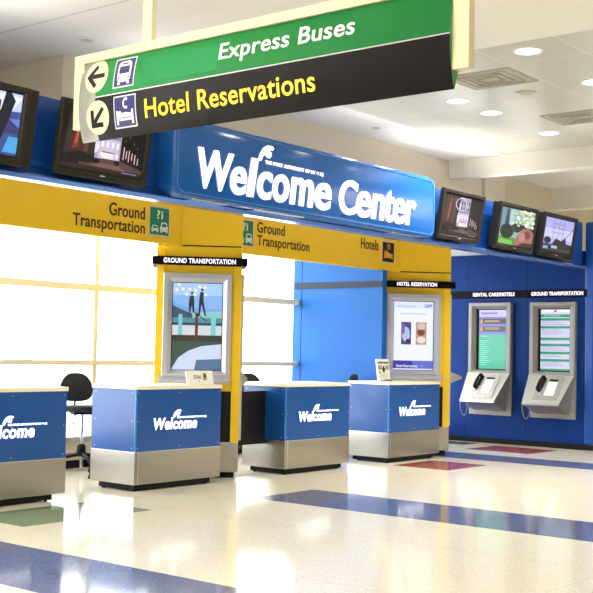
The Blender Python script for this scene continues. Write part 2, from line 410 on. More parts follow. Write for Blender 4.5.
# ------------------------------------------------------------------ screens
def draw(mb, x0, x1, z0, z1, y, items, s=1.0):
    U = lambda p: (x0+p[0]*(x1-x0), z0+p[1]*(z1-z0)); k = 0
    for col, pts in items:
        k += 1
        mb.poly([U(p) for p in pts], y-.00025*k, glow(col, s))
R4 = lambda a, b, c, d: [(a, c), (b, c), (b, d), (a, d)]
def night():
    it = [((30, 24, 26), R4(0, 1, 0, 1)), ((62, 42, 38), [(0, .2), (.36, .2), (.36, 1), (.06, 1)]), ((120, 56, 40), [(.10, .3), (.17, .35), (.21, .9), (.15, .95)]), ((206, 88, 50), [(.125, .4), (.15, .42), (.178, .78), (.16, .78)]),
          ((96, 66, 60), [(.24, .3), (.29, .3), (.31, .98), (.26, .98)]), ((52, 36, 34), [(.30, .3), (.33, .3), (.35, .98), (.32, .98)]),
          ((178, 164, 190), [(.38, .22), (.70, .24), (.70, .99), (.42, .99)]), ((206, 196, 220), [(.42, .22), (.68, .24), (.68, .58), (.43, .58)]), ((140, 124, 152), [(.40, .60), (.70, .60), (.70, .625), (.40, .625)]),
          ((16, 13, 17), [(.70, .24), (1, .08), (1, 1), (.70, 1)]), ((92, 66, 62), [(.2, .02), (1, .02), (1, .13), (.7, .24), (.2, .22)]), ((50, 38, 38), R4(0, 1, 0, .07)), ((124, 88, 84), [(.35, .08), (.8, .06), (.7, .15), (.4, .15)])]
    for r, (c0, c1, k) in enumerate(((.27, .34, (255, 240, 235)), (.44, .54, (250, 240, 255)), (.66, .74, (84, 70, 92)), (.80, .89, (76, 62, 84)))):
        for a in (.45, .515, .58, .645): it.append((k, R4(a, a+.028, c0, c1)))
    it += [((255, 236, 226), R4(.47, .61, .25, .335)), ((92, 70, 74), R4(.46, .62, .345, .362)), ((250, 170, 130), circle(.435, .40, .010, .016)), ((250, 170, 130), circle(.668, .40, .010, .016)),
           ((226, 226, 250), [(.37, .30), (.41, .34), (.42, .52), (.39, .62), (.37, .5)]), ((196, 204, 244), [(.39, .62), (.43, .70), (.41, .88), (.385, .8)]), ((236, 236, 255), circle(.405, .42, .018, .05))]
    for x, y, w_, h_ in ((.10, .20, .07, .05), (.20, .23, .08, .06), (.31, .20, .07, .06), (.40, .17, .05, .045), (.27, .15, .09, .04), (.66, .19, .035, .045), (.14, .13, .08, .035)): it.append(((20, 21, 18), circle(x, y, w_, h_, n=12)))
    for j, (a, b, c) in enumerate(((.73, .27, .50), (.765, .30, .44), (.80, .25, .46), (.84, .29, .42), (.88, .23, .40), (.92, .22, .34))): it.append(((226, 190, 186), R4(a, a+.012, b, c)))
    for a, b in ((.74, .6), (.79, .66), (.85, .56), (.77, .76), (.9, .5)): it.append(((120, 96, 100), R4(a, a+.01, b, b+.04)))
    it.append(((150, 170, 220), R4(.74, .93, .035, .045)))
    return it
def wheel():
    it = night(); o = circle(.43, .80, .15, .16, n=30)
    for p, q in zip(o, o[1:]+o[:1]): it.append(((215, 225, 250), line(p, q, .02)))
    return it
def street():
    return [((62, 84, 150), R4(0, 1, 0, 1)), ((196, 214, 250), [(0, .6), (1, .72), (1, 1), (0, 1)]), ((240, 244, 255), [(.2, .78), (.9, .7), (1, .95), (.3, 1)]), ((30, 34, 66), [(.1, .62), (.78, .72), (.78, .86), (.1, .80)]),
            ((96, 132, 210), [(.3, .3), (1, .42), (1, .6), (.3, .5)]), ((60, 60, 120), [(.5, .42), (.6, .58), (.7, .45), (.85, .62), (1, .45), (1, .35), (.5, .35)]), ((80, 170, 230), [(.85, .04), (1, .04), (1, .3), (.9, .3)]), ((130, 160, 220), [(.3, .06), (.6, .08), (.6, .16), (.3, .12)]),
            ((18, 20, 40), [(.70, 0), (.78, 0), (.93, .88), (.88, 1), (.82, 1)]), ((18, 20, 40), circle(.84, .62, .05, .06))]
def park():
    it = [((150, 186, 176), R4(0, 1, 0, 1)), ((86, 150, 62), R4(0, .7, 0, .2)), ((120, 196, 90), [(0, .0), (.45, .0), (.4, .12), (0, .14)]), ((120, 150, 170), [(0, .4), (.3, .4), (.3, 1), (0, 1)]), ((60, 66, 70), [(.12, .4), (.26, .4), (.22, .98), (.16, .98)]),
          ((176, 206, 216), R4(.26, .4, .5, .98)), ((22, 34, 26), circle(.22, .36, .2, .2)), ((40, 60, 40), circle(.5, .5, .16, .14)), ((28, 30, 30), R4(.45, 1, .45, .6))]
    random.seed(3)
    for _ in range(60):
        a, b = random.uniform(.34, .98), random.uniform(.56, .98); it.append((random.choice(((226, 236, 206), (196, 214, 170), (240, 246, 230), (150, 176, 120))), circle(a, b, .05, .04, n=8)))
    it += [((170, 112, 104), [(.45, 0), (.5, .25), (.66, .5), (.85, .52), (1, .4), (1, 0)]), ((120, 70, 70), circle(.82, .34, .1, .12)), ((196, 140, 130), circle(.66, .26, .1, .12)), ((60, 40, 40), [(.55, 0), (1, 0), (1, .12), (.7, .1)])]
    return it
def ship():
    it = [((176, 176, 240), R4(0, 1, 0, 1)), ((206, 206, 250), R4(0, 1, .4, .7)), ((60, 70, 84), R4(0, 1, 0, .24)), ((38, 38, 42), [(.3, .22), (.42, .42), (.62, .36), (.75, .5), (.8, .3), (1, .28), (1, .12), (.2, .1)]), ((38, 38, 42), circle(.14, .34, .12, .1)),
          ((190, 200, 230), R4(.3, .5, .12, .2)), ((150, 170, 220), R4(.02, .18, .08, .16)), ((36, 30, 34), R4(0, 1, 0, .06))]
    for a in (.3, .47, .62): it += [((120, 100, 120), line((a, .4), (a+.02, .97), .012))]+[((120, 100, 120), line((a-.07, h), (a+.1, h-.03), .014)) for h in (.6, .74, .86)]
    it.append(((60, 56, 64), line((.7, .4), (1, .8), .016)))
    return it

def tv(x, w, label, art, extra=None, deep=.14):
    t = thing('television', label, 'television', (x, 7.5, 2.885), 0, 'televisions along the canopy'); h = .635
    T = Matrix.Rotation(radians(9), 4, 'X')
    o = []
    o.append(out('casing', MB(T).box(.01, w-.01, .02, deep, .01, h-.01, TVD, .01), t))
    o.append(out('bezel', MB(T).ring((0, w, 0, h), (.058, w-.058, .068, h-.055), 0, .045, TVB, .25), t))
    s = MB(T); s.rect(.05, w-.05, .06, h-.05, .020, BLK); draw(s, .068, w-.068, .078, h-.065, .018, art, 1.0); o.append(out('screen', s, t))
    o.append(out('brand_plate', MB(T).box(w/2-.03, w/2+.03, -.002, 0, .035, .045, SILV), t))
    o.append(out('wall_bracket', MB().box(w/2-.2, w/2+.2, .05, .168, .30, .42, TVD, .01), t))
    if extra: extra(t, T, w, h)
    return t
def st(t, T, w, h): out('street_letters', MB(T).text('ST', w-.40, w-.28, .36, .42, .0145, glow((220, 224, 240)), .01, .0005), t); out('mount_box', MB(T).box(w-.05, w+.10, .03, .14, 0, h, TVB, .008), t)
tv(4.69, 1.05, 'television at the left picture edge showing a street sign against sky', street(), st)
tv(6.07, 1.04, 'television left of the blue welcome sign showing a lit building at night', night(), deep=.07)
tv(12.10, 1.03, 'television just right of the blue welcome sign showing a night building and a bright ring', wheel(), deep=.07)
tv(13.56, 1.08, 'middle television of the right-hand three, showing a blossoming tree', park())
tv(14.86, 1.06, 'rightmost television showing tall ship masts and a lilac sky', ship())

# ------------------------------------------------------------------ counters
def counter(x, label):
    w, d = 1.26, .655
    t = thing('service_counter', label, 'counter', (x, 8.43, 0), 0, 'blue welcome counters in a row')
    p = MB().box(0, w, 0, d, .395, 1.02, BLUE, .003)
    for a in (.035, w/2, w-.035):
        for z in (.43, .70, .985): p.cyl((a, -.001, z), .005, .003, ALU, axis='y', seg=8)
    for a in (.05, d-.05):
        for z in (.43, .70, .985): p.cyl((-.001, a, z), .005, .003, ALU, axis='x', seg=8)
    out('upper_panel', p, t)
    out('edge_trim', MB().box(-.003, .016, -.003, .016, .395, 1.02, RIMB, .002), t)
    out('steel_skirt', MB().box(-.004, w+.004, -.004, d+.004, .065, .395, STEEL, .004).box(.045, .049, -.0055, -.003, .07, .39, ALU), t)
    out('worktop', MB().box(-.008, w+.008, -.008, d+.008, 1.02, 1.060, CAP, .004), t)
    out('plinth', MB().box(.012, w-.14, .012, d-.12, .015, .065, BLK), t)
    for a in (.04, w-.19):
        for b in (.04, d-.16): out('foot', MB().cyl((a, b, .0075), .016, .015, BLK, seg=12), t)
    out('lettering', MB().text('Welcome', .25, .885, .605, .727, -.001, GLOWL, bold=.025, depth=.003, shear=.13), t, label='bright white word Welcome')
    l = MB(); torch(l, .53, .722, .115, .085, -.001, GLOWL); out('torch_mark', l, t, label='white flame mark')
    out('tagline', MB().text('THE PORT AUTHORITY OF NY & NJ', .585, 1.025, .712, .735, -.0012, GLOWL, bold=.05, depth=.002), t, label='fine white agency line')
    return t
cs = counter(5.80, 'blue counter cut off by the left picture edge, on a steel skirt')
for x, lb in ((7.945, 'second blue counter from the left, carrying a wide white card at its right end'), (10.32, 'third blue counter, right of the first yellow column and black panel'), (12.455, 'rightmost blue counter, carrying an upright flyer in front of the second column')):
    c = copy_tree(cs); c.location.x = x; c['label'] = lb
g = out('side_panel', MB().box(0, .645, 0, .03, 0, .62, BLKP, .003), None, (9.67, 8.735, .345)); tag(g, 'black hanging panel between the first column and the third counter', 'panel')
# cards standing on the counters
t = thing('counter_card', 'wide white card with a small photo on the second counter', 'card', (8.765, 8.52, 1.061))
out('card', MB(Matrix.Rotation(radians(-10), 4, 'X')).box(0, .41, 0, .012, 0, .15, mat('card_white', (240, 238, 230), .5), .002), t)
k = MB(Matrix.Rotation(radians(-10), 4, 'X')); k.text('IDEAS', .11, .225, .06, .10, -.001, SBLK, .02, .0005); k.rect(.25, .31, .045, .125, -.001, mat('photo_ochre', (170, 150, 100), .6)); k.poly(circle(.285, .09, .02), -.0015, mat('photo_dark', (60, 50, 40), .6)); k.poly(circle(.185, .035, .008), -.0015, SBLK); out('print', k, t)
t = thing('flyer_holder', 'upright black and white flyer on the rightmost counter', 'flyer', (12.66, 8.74, 1.061), radians(-3))
T = Matrix.Rotation(radians(-8), 4, 'X')
out('holder', MB(T).box(0, .27, 0, .02, 0, .30, mat('card_white', (240, 238, 230), .5), .002).box(0, .27, -.03, .0, 0, .01, CHROME), t)
k = MB(T); k.rect(.015, .255, .235, .265, -.001, mat('print_grey', (120, 118, 118), .6)); k.rect(.015, .255, .155, .215, -.001, mat('print_grey2', (150, 148, 148), .6)); k.poly(circle(.135, .20, .035, .045), -.0015, WHITE); k.poly(circle(.135, .155, .028, .04), -.002, SBLK); k.poly(circle(.135, .195, .015, .015), -.0025, SBLK)
k.rect(.03, .07, .11, .13, -.001, mat('print_grey', (120,)*3)); 
for j in range(4): k.rect(.05, .22, .05+j*.015, .053+j*.015, -.001, mat('print_grey2', (150,)*3))
k.rect(.14, .25, .018, .024, -.001, SBLK); out('print', k, t)

# ------------------------------------------------------------------ yellow columns with displays
def display(t, x0, x1, z0, z1, inner, depth=.075):
    f = out('display_frame', MB().ring((x0, x1, z0, z1), inner, -depth, 0, ALU, .45), t, label='silver picture frame')
    return f
def column(R, label, title, tx, art, ledge, lettering_label, w=.965, hx=-.05):
    s = 1/sqrt(2)
    L = (R[0]-w*s, R[1]+w*s, 0)
    t = thing('display_column', label, 'column', L, -pi/4, 'yellow display columns')
    D = .50
    out('toe_kick', MB().box(.05, w-.04, .05, D-.02, 0, .065, BLK), t)
    out('steel_base', MB().box(0, w, 0, D, .065, .40, STEEL, .004), t)
    out('lower_panel', MB().box(0, w-.095, .004, D-.02, .40, .97, BLKP, .002), t, label='black lower panel')
    b = MB().box(0, w-.002, .01, D, .97, 2.602, YEL, .003).box(.0, .095, 0, D, .97, 2.602, YEL, .003)
    out('body', b, t)
    out('corner_post', MB().box(w-.095, w, 0, D, .40, 2.602, YEL, .004), t)
    out('shadow_gap', MB().box(.01, w-.01, .012, D-.01, 2.60, 2.618, BLK), t)
    out('top_section', MB().box(0, w, 0, D, 2.616, 3.1, YEL, .003), t)
    hd = out('header_strip', MB().box(hx, w+.055, -.07, D+.05, 2.385, 2.478, mat('header_black', (16, 15, 18), .6, spec=.06), .006), t, label='black header strip')
    out('lettering', MB().text(title, tx[0], tx[1], 2.403, 2.459, -.071, mat('header_glow', (250, 240, 255), .4, emit=1.2), .03), hd, label=lettering_label)
    x0, x1, z0, z1 = (w-.882, w-.116, 1.13, 2.292) if w < 1 else (w-.935, w-.150, 1.13, 2.292); I = (x0+.10, x1-.095, 1.20, 2.19)
    display(t, x0, x1, z0, z1, I)
    sm = MB(); sm.rect(I[0], I[1], I[2], I[3], -.012, BLK); draw(sm, I[0]+.008, I[1]-.008, I[2]+.008, I[3]-.008, -.014, art, 1.0)
    sc = out('screen', sm, t, label='lit upright screen')
    out('sill', MB().prismx([(-.13, 1.065), (-.13, 1.09), (-.07, 1.13), (.0, 1.13), (.0, 1.065)], w-.92, w-.12, ALU), t)
    h = out('side_display', MB().prismx([(.06, .42), (.06, 2.3), (.45, 2.3), (.45, .42)], w, w+.03, ALU), t, label='grey display housing seen edge-on')
    out('phone_ledge', MB().prism([(w+.03, 1.19), (w+.03+ledge, 1.125), (w+.03+ledge, 1.095), (w+.03, 1.02), (w+.03, .75)], .08, .43, STEELW), h)
    return t, I
plaza = [((138, 182, 240), R4(0, 1, 0, 1)), ((170, 204, 246), R4(0, 1, .86, 1)), ((120, 170, 226), [(0, .78), (.3, .72), (1, .7), (1, .62), (0, .62)]), ((66, 84, 110), [(0, .74), (.5, .62), (1, .60), (1, .56), (0, .56)]),
         ((86, 140, 160), R4(0, 1, .50, .60)), ((150, 196, 200), [(.4, .6), (1, .6), (1, .68), (.4, .66)]), ((210, 214, 222), R4(0, 1, .40, .51)), ((60, 50, 46), R4(0, 1, .52, .54)), ((64, 84, 74), R4(0, 1, 0, .40)), ((60, 56, 46), R4(0, 1, .33, .39)),
         ((120, 200, 204), R4(.12, .2, .4, .64)), ((120, 206, 206), R4(.78, .88, .4, .66)), ((90, 60, 46), [(.46, .32), (.52, .32), (.52, .66), (.46, .66)]),
         ((44, 52, 64), [(.33, .66), (.36, .66), (.38, .74), (.41, .66), (.44, .66), (.43, .80), (.42, .86), (.34, .85), (.32, .76)]), ((44, 52, 64), circle(.385, .885, .025, .016)), ((44, 52, 64), [(.52, .62), (.55, .62), (.58, .76), (.65, .62), (.68, .62), (.62, .80), (.62, .90), (.55, .90), (.53, .80)]), ((44, 52, 64), circle(.59, .925, .025, .016)), ((44, 52, 64), line((.45, .66), (.70, .56), .012)), ((30, 30, 34), line((.3, .62), (.36, .655), .01)),
         ((206, 216, 240), [(0, .0), (.14, .14), (.34, .22), (.6, .275), (1, .30), (1, 0)]), ((84, 116, 150), [(.46, .0), (.5, .115), (1, .13), (1, 0)])]
for a, b in ((.12, .98), (.08, .92), (.2, .93), (.33, .93), (.28, .87), (.46, .92), (.54, .96), (.64, .95), (.44, .87), (.66, .87)): plaza.append(((255, 236, 214), circle(a, b, .035, .018, n=10)))
column((9.66, 8.57), 'yellow display column between the second and third counters, showing a plaza picture', 'GROUND TRANSPORTATION', (.075, .885), plaza, .06, 'glowing words GROUND TRANSPORTATION')
hotel = [((222, 230, 250), R4(0, 1, 0, 1)), ((236, 240, 253), R4(.02, .98, .14, .9)), ((96, 108, 205), R4(0, 1, .02, .135)), ((60, 56, 160), [(.0, .02), (.55, .02), (.45, .135), (0, .135)]), ((70, 74, 120), R4(.19, .44, .37, .70)), ((180, 190, 220), circle(.31, .52, .1, .11)), ((50, 40, 60), circle(.36, .42, .06, .03)), ((110, 90, 200), circle(.24, .6, .04, .08)),
         ((190, 150, 140), R4(.56, .83, .37, .70)), ((236, 220, 210), circle(.7, .44, .11, .05)), ((130, 70, 60), circle(.69, .55, .1, .05)), ((220, 190, 180), circle(.7, .64, .1, .05))]
tc_, I = column((14.14, 8.53), 'yellow display column right of the rightmost counter, showing a hotel page', 'HOTEL RESERVATION', (.22, .80), hotel, .17, 'glowing words HOTEL RESERVATION', 1.02, .07)
S = [o for o in bpy.data.objects if o.parent == tc_ and o.name.startswith('screen')][0]
k = MB(); TY = -.020
k.text('Hotel Reservations', I[0]+.05, I[0]+.33, 2.10, 2.135, TY, glow((120, 150, 225)), .005, .0004)
k.text('International JFK Airport Hotel', I[0]+.10, I[0]+.47, 1.995, 2.02, TY, glow((110, 120, 200)), .005, .0004)
k.text('GAPI', I[1]-.14, I[1]-.03, 2.10, 2.15, TY, glow((60, 70, 190)), .03, .0004)
k.text('Hotel Reservations', I[0]+.05, I[0]+.36, 1.245, 1.285, TY, glow((240, 240, 255)), .02, .0004); k.poly([(I[0]+.42, 1.255), (I[0]+.435, 1.265), (I[0]+.42, 1.275)], TY, glow((240, 240, 255)))
out('screen_text', k, S)

# ------------------------------------------------------------------ phone kiosks on the blue wall
def kiosk(yl, label, art, texts):
    t = thing('information_kiosk', label, 'kiosk', (XK, yl, 0), -pi/2, 'phone kiosks on the blue wall')
    w = .78
    out('back_plate', MB().box(.0, w, -.03, 0, .46, 1.16, KFR, .004), t)
    out('display_frame', MB().ring((0, w, 1.15, 2.30), (.12, w-.1, 1.20, 2.20), -.085, 0, KFR, .5), t)
    m = MB(); m.rect(.12, w-.1, 1.2, 2.2, -.004, BLK); draw(m, .16, w-.12, 1.215, 2.185, -.006, art, 1.0)
    s = out('screen', m, t, label='lit upright screen')
    if texts:
        for a in texts: out('screen_text', MB().text(*a[:5], -.0155, glow(a[5]), .01, .0004), s)
    # sloping phone shelf
    b = bmesh.new(); V = [b.verts.new(p) for p in ((0, -.085, 1.15), (w, -.085, 1.15), (w-.08, -.45, .71), (.07, -.45, .71), (.07, -.45, .68), (w-.08, -.45, .68), (w-.10, -.03, .53), (.10, -.03, .53), (0, -.03, 1.15), (w, -.03, 1.15))]
    for q in ((0, 1, 2, 3), (3, 2, 5, 4), (4, 5, 6, 7), (0, 8, 9, 1), (7, 6, 9, 8), (1, 9, 6, 5, 2), (0, 3, 4, 7, 8)): b.faces.new([V[i] for i in q])
    bmesh.ops.recalc_face_normals(b, faces=b.faces)
    sh = out('phone_shelf', MB().merge(b, STEELW), t)
    # frame on the slope: u across, v down, n out
    dv = Vector((0, -.365, -.44)).normalized(); n = Vector((0, -.44, .365)).normalized()
    M = Matrix(((1, -dv.x, n.x, 0), (0, -dv.y, n.y, -.085), (0, -dv.z, n.z, 1.15), (0, 0, 0, 1)))   # local x across, y up-slope, z outward
    Ls = .572
    out('phone_plate', MB(M).box(.22, .64, -Ls*.88, -Ls*.10, 0, .012, STEEL, .004), t)
    out('instruction_card', MB(M).box(.40, .56, -Ls*.74, -Ls*.26, .012, .016, mat('card_grey', (206, 208, 206), .4)).box(.41, .55, -Ls*.24, -Ls*.18, .012, .016, BLKP), t)
    key = MB(M)
    for i in range(3):
        for j in range(3): key.box(.27+i*.03, .29+i*.03, -Ls*.82+j*.03, -Ls*.82+.02+j*.03, .012, .02, CHROME, .002)
    out('keypad', key, t)
    hs = MB(M); P = [(.30, -Ls*.14, .05), (.295, -Ls*.22, .075), (.285, -Ls*.34, .085), (.275, -Ls*.46, .075), (.27, -Ls*.54, .05)]
    hs.tube(P, [.026, .017, .016, .017, .026], BLK); hs.cyl((.30, -Ls*.15, .035), .034, .045, BLK, bev=.006); hs.cyl((.27, -Ls*.53, .035), .034, .045, BLK, bev=.006)
    hs.box(.25, .32, -Ls*.46, -Ls*.22, .012, .03, BLKP, .006)
    out('handset', hs, t, smooth=True)
    pts = []
    for i in range(19):
        a = pi*i/18; pts.append((.14-.07*cos(a), -.435, .70-.24*sin(a)**.8))
    out('phone_cord', MB().tube(pts, .006, mat('cord_steel', (130, 128, 124), .4, metal=.6), 8), t)
    return t
a1 = [((110, 112, 200), R4(0, 1, 0, 1)), ((196, 190, 240), R4(0, 1, .88, 1)), ((150, 140, 220), R4(.05, .7, .93, .96)), ((30, 24, 40), R4(.04, .98, .76, .85)), ((30, 24, 40), R4(.04, .98, .63, .72)), ((230, 130, 60), R4(.05, .13, .77, .84)), ((230, 130, 60), R4(.05, .13, .64, .71)),
      ((20, 178, 140), R4(0, 1, 0, .58))]
for z in (.80, .82, .675, .695): a1.append(((210, 170, 90), R4(.2, .75, z-.006, z+.004)))
for j in range(13):
    a1.append(((110, 220, 190), R4(.05, .05+.2+.18*((j*7) % 5)/5, .06+j*.034, .074+j*.034)))
a2 = [((206, 206, 236), R4(0, 1, 0, 1)), ((240, 236, 250), R4(0, 1, .955, 1)), ((200, 40, 70), R4(.45, .55, .96, .99)), ((16, 150, 110), R4(0, 1, .0, .03))]
for (z, h, n) in ((.91, .035, 0), (.85, .03, 3), (.72, .03, 4), (.53, .03, 1), (.43, .03, 3), (.30, .03, 2), (.18, .03, 3)):
    a2.append(((16, 150, 110), R4(0, 1, z-h, z+.01)))
    for q in range(n): a2.append(((156, 160, 200), R4(.05, .62+.1*(q % 3), z-h-.016-q*.027, z-h-.006-q*.027)))
kiosk(9.645, 'left phone kiosk on the blue wall, with a teal list on screen', a1, [('RENTAL CARS', .22, .50, 2.11, 2.14, (90, 80, 190)), ('Hotels', .2, .32, 1.745, 1.765, (210, 250, 235))])
kiosk(8.525, 'right phone kiosk on the blue wall, with a striped green and lilac timetable', a2, [('Ground Transportation', .22, .5, 2.075, 2.095, (220, 245, 235))])
t = thing('header_strip', 'long black header strip above the two phone kiosks on the blue wall', 'sign', (XK, 10.05, 2.38), -pi/2)
out('strip', MB().box(0, 2.47, -.02, 0, 0, .12, mat('header_black', (16, 15, 18), .6, spec=.06), .003), t)
HG = mat('header_glow', (250, 240, 255), .4, emit=1.2)
out('lettering', MB().text('RENTAL CARS/HOTELS', .45, 1.22, .028, .090, -.021, HG, .03), t, label='glowing words RENTAL CARS/HOTELS')
out('lettering', MB().text('GROUND TRANSPORTATION', 1.52, 2.41, .028, .090, -.021, HG, .03), t, label='glowing words GROUND TRANSPORTATION')

# ------------------------------------------------------------------ hanging directional sign
t = thing('hanging_sign', 'green and black overhead sign in a cream frame reading Express Buses and Hotel Reservations', 'sign', (5.5, 6.60, 2.95), -pi/2)
FT, FB, FW = .655, .105, 3.375              # frame top, bottom, width
fr = MB().box(0, FW, 0, .06, FT-.065, FT, CREAM, .002).box(0, .11, 0, .06, FB, FT-.065, CREAM, .002).box(FW-.115, FW, 0, .06, FB, FT-.065, CREAM, .002)
out('frame', fr, t)
for x in (.72, 2.62): out('hanger', MB().box(x, x+.09, .005, .055, FT, CZ-2.95, CREAM, .002), t)
BL, BR, BZ0, BZ1 = .09, FW-.108, 0.0, .598
zc, hh = (BZ0+BZ1)/2, (BZ1-BZ0)/2
surf = lambda z: .03-.055*(max(0, 1-((z-zc)/hh)**2))**.8
b = MB(); n = 20; GX, MIDZ = .27, .308
xs = [BL, GX, BR]; zs = sorted([BZ0+(BZ1-BZ0)*(.5-.5*cos(pi*i/n)) for i in range(n+1)]+[MIDZ, MIDZ+.008])
bb = bmesh.new(); mats = [SGRY, SBLK, GREEN, SILV, GREEND]; mm = []
def strip(side):
    for i in range(len(zs)-1):
        for j in range(2):
            z0, z1 = zs[i], zs[i+1]; q = []
            for x, z in ((xs[j], z0), (xs[j+1], z0), (xs[j+1], z1), (xs[j], z1)):
                yy = surf(z) if side < 0 else .06-surf(z); q.append(bb.verts.new((x, yy, z)))
            fc = bb.faces.new(q if side < 0 else q[::-1]); zm = (z0+z1)/2
            mm.append((fc, 0 if j == 0 else (3 if MIDZ < zm < MIDZ+.008 else (1 if zm < MIDZ else 2))))
strip(-1); strip(1)
for x in (BL, BR):
    q = [(x, surf(z), z) for z in zs]+[(x, .06-surf(z), z) for z in zs[::-1]]
    fc = bb.faces.new([bb.verts.new(p) for p in q]); mm.append((fc, 4 if x == BR else 0))
bmesh.ops.remove_doubles(bb, verts=bb.verts, dist=1e-5); bmesh.ops.recalc_face_normals(bb, faces=bb.faces)
me = bpy.data.meshes.new('sign_blade')
for fc, i in mm:
    if fc.is_valid: fc.material_index = i; fc.smooth = len(fc.verts) == 4
bb.to_mesh(me); bb.free()
for m_ in mats: me.materials.append(m_)
bl = bpy.data.objects.new('sign_blade', me); COL.objects.link(bl); bl.parent = t
E_ = 0
wp = lambda z: surf(z)
SX = Matrix.Translation((.034, 0, 0))
out('patch', MB(SX).rect(.71, 1.44, .35, .535, -.002, GREENP, wp), bl)
out('lettering', MB(SX).text('Express Buses', 1.45, 2.56, .378, .527, -.002, WHITE, .012, .003, wp), t, label='white words Express Buses')
out('lettering', MB(SX).text('Hotel Reservations', .755, 2.265, .103, .236, -.002, SYEL, .012, .003, wp), t, label='yellow words Hotel Reservations')
def disc(cx, cz, ang):
    d = MB(SX); d.poly(circle(cx, cz, .122, .122, 36), -.003, CREAM, wp)
    R = Matrix.Rotation(ang, 2); g = lambda p: tuple(Vector((cx, cz))+R @ Vector(p))
    for p, q in (((-.078, 0), (.088, 0)), ((-.090, -.012), (.0, .078)), ((-.090, .012), (.0, -.078))): d.poly([g(v) for v in line(p, q, .034)], -.0045, SBLK, wp)
    return d
out('arrow_disc', disc(.232, .470, 0), t, label='cream disc with an arrow pointing left')
out('arrow_disc', disc(.262, .163, radians(45)), t, label='cream disc with an arrow pointing down left')
i = MB(); i.rect(.455, .672, .350, .570, -.002, SILV, wp); i.rect(.465, .662, .360, .560, -.003, NAVY, wp)
i.poly(rrect(.495, .632, .390, .545, .035), -.004, WHITE, wp); i.poly(rrect(.510, .617, .452, .508, .012), -.005, NAVY, wp); i.poly(rrect(.530, .597, .520, .532, .005), -.005, NAVY, wp)
for x in (.515, .612): i.poly(circle(x, .42, .009, n=12), -.005, NAVY, wp)
for x in (.505, .600): i.rect(x, x+.024, .372, .392, -.004, WHITE, wp)
out('pictogram', i, t, label='navy bus pictogram')
i = MB(); i.rect(.470, .700, .060, .290, -.002, SILV, wp); i.rect(.480, .690, .070, .280, -.003, NAVY, wp)
for x in (.497, .652): i.rect(x, x+.018, .085, .185, -.004, WHITE, wp)
i.rect(.497, .67, .112, .128, -.004, WHITE, wp); i.poly([(.515, .135), (.652, .135), (.652, .158), (.60, .168), (.56, .165), (.515, .172)], -.004, WHITE, wp); i.poly(circle(.535, .165, .016, n=14), -.0045, WHITE, wp)
for a, q in zip(circle(.60, .232, .028, .034, 10, pi*.55, pi*1.45), circle(.60, .232, .028, .034, 10, pi*.55, pi*1.45)[1:]): i.poly(line(a, q, .013), -.004, WHITE, wp)
i.poly(circle(.603, .262, .011, n=10), -.0045, WHITE, wp); i.poly(circle(.603, .202, .011, n=10), -.0045, WHITE, wp)
out('pictogram', i, t, label='navy bed and telephone pictogram')

# ------------------------------------------------------------------ chairs
t = thing('office_chair', 'black drafting chair between the first two counters', 'chair', (8.53, 9.92, 0), radians(-25), 'drafting chairs behind the counters')
T = Matrix.Translation((-.03, .17, .82)) @ Matrix.Rotation(radians(-8), 4, 'X')
pts = []
for i in range(33):
    a = 2*pi*i/32
    x = abs(cos(a))**.62*(1 if cos(a) > 0 else -1); z = abs(sin(a))**.7*(1 if sin(a) > 0 else -1)
    pts.append((x*(.195-.035*z*(z > 0)-.02*(z > 0)*z), .16+z*.165))
def cushion(M, pts, th, m, bow=.0):
    b = MB(M); bm = bmesh.new(); lay = ((-1, .90), (-.75, .97), (0, 1), (.75, .97), (1, .90)); cz = sum(p[1] for p in pts)/len(pts); R = []
    for k, s in lay: R.append([bm.verts.new((x*s, k*th/2+bow*x*x, cz+(z-cz)*s)) for x, z in pts[:-1]])
    for A, B in zip(R, R[1:]):
        for i in range(len(A)): bm.faces.new((A[i], A[(i+1) % len(A)], B[(i+1) % len(A)], B[i]))
    bm.faces.new(R[0]); bm.faces.new(R[-1][::-1]); bmesh.ops.recalc_face_normals(bm, faces=bm.faces); return b.merge(bm, m)
out('backrest', cushion(T, pts, .055, FABR, -.5), t, smooth=True)
out('back_bar', MB().tube([(-.02, .04, .70), (-.02, .20, .70), (-.025, .235, .76), (-.03, .215, .93)], .014, BLK), t)
sp = [(x*1.0, z) for x, z in circle(0, 0, .235, .215, 32)]+[(.235, 0)]
Ts = Matrix.Translation((0, 0, .745)) @ Matrix.Rotation(pi/2, 4, 'X')
out('seat', cushion(Ts, sp, .065, FABR), t, smooth=True)
out('seat_plate', MB().box(-.12, .12, -.1, .12, .68, .712, BLK, .01), t)
out('lever', MB().tube([(-.06, -.03, .69), (-.11, -.06, .67), (-.115, -.062, .57)], [.008, .008, .012], BLK), t)
out('lever', MB().tube([(.08, 0, .69), (.2, -.02, .675), (.26, -.03, .63)], .007, BLK), t)
out('gas_column', MB().cyl((0, 0, .55), .018, .28, CHROME).cyl((0, 0, .36), .026, .14, CHROME), t, smooth=True)
out('hub_cover', MB().cyl((0, 0, .30), .055, .10, BLK, r2=.045, bev=.012).cyl((0, 0, .235), .075, .04, BLK, bev=.01).cyl((0, 0, .15), .02, .14, CHROME), t, smooth=True)
for k in range(5):
    a = radians(200+72*k); u = Vector((cos(a), sin(a), 0))
    lg = out('leg', MB().tube([u*.04+Vector((0, 0, .235)), u*.22+Vector((0, 0, .21)), u*.33+Vector((0, 0, .15)), u*.35+Vector((0, 0, .05))], [.022, .017, .015, .014], BLK), t)
    out('glide', MB().cyl(u*.35+Vector((0, 0, .022)), .03, .044, BLK, r2=.018), lg)
ch0 = t
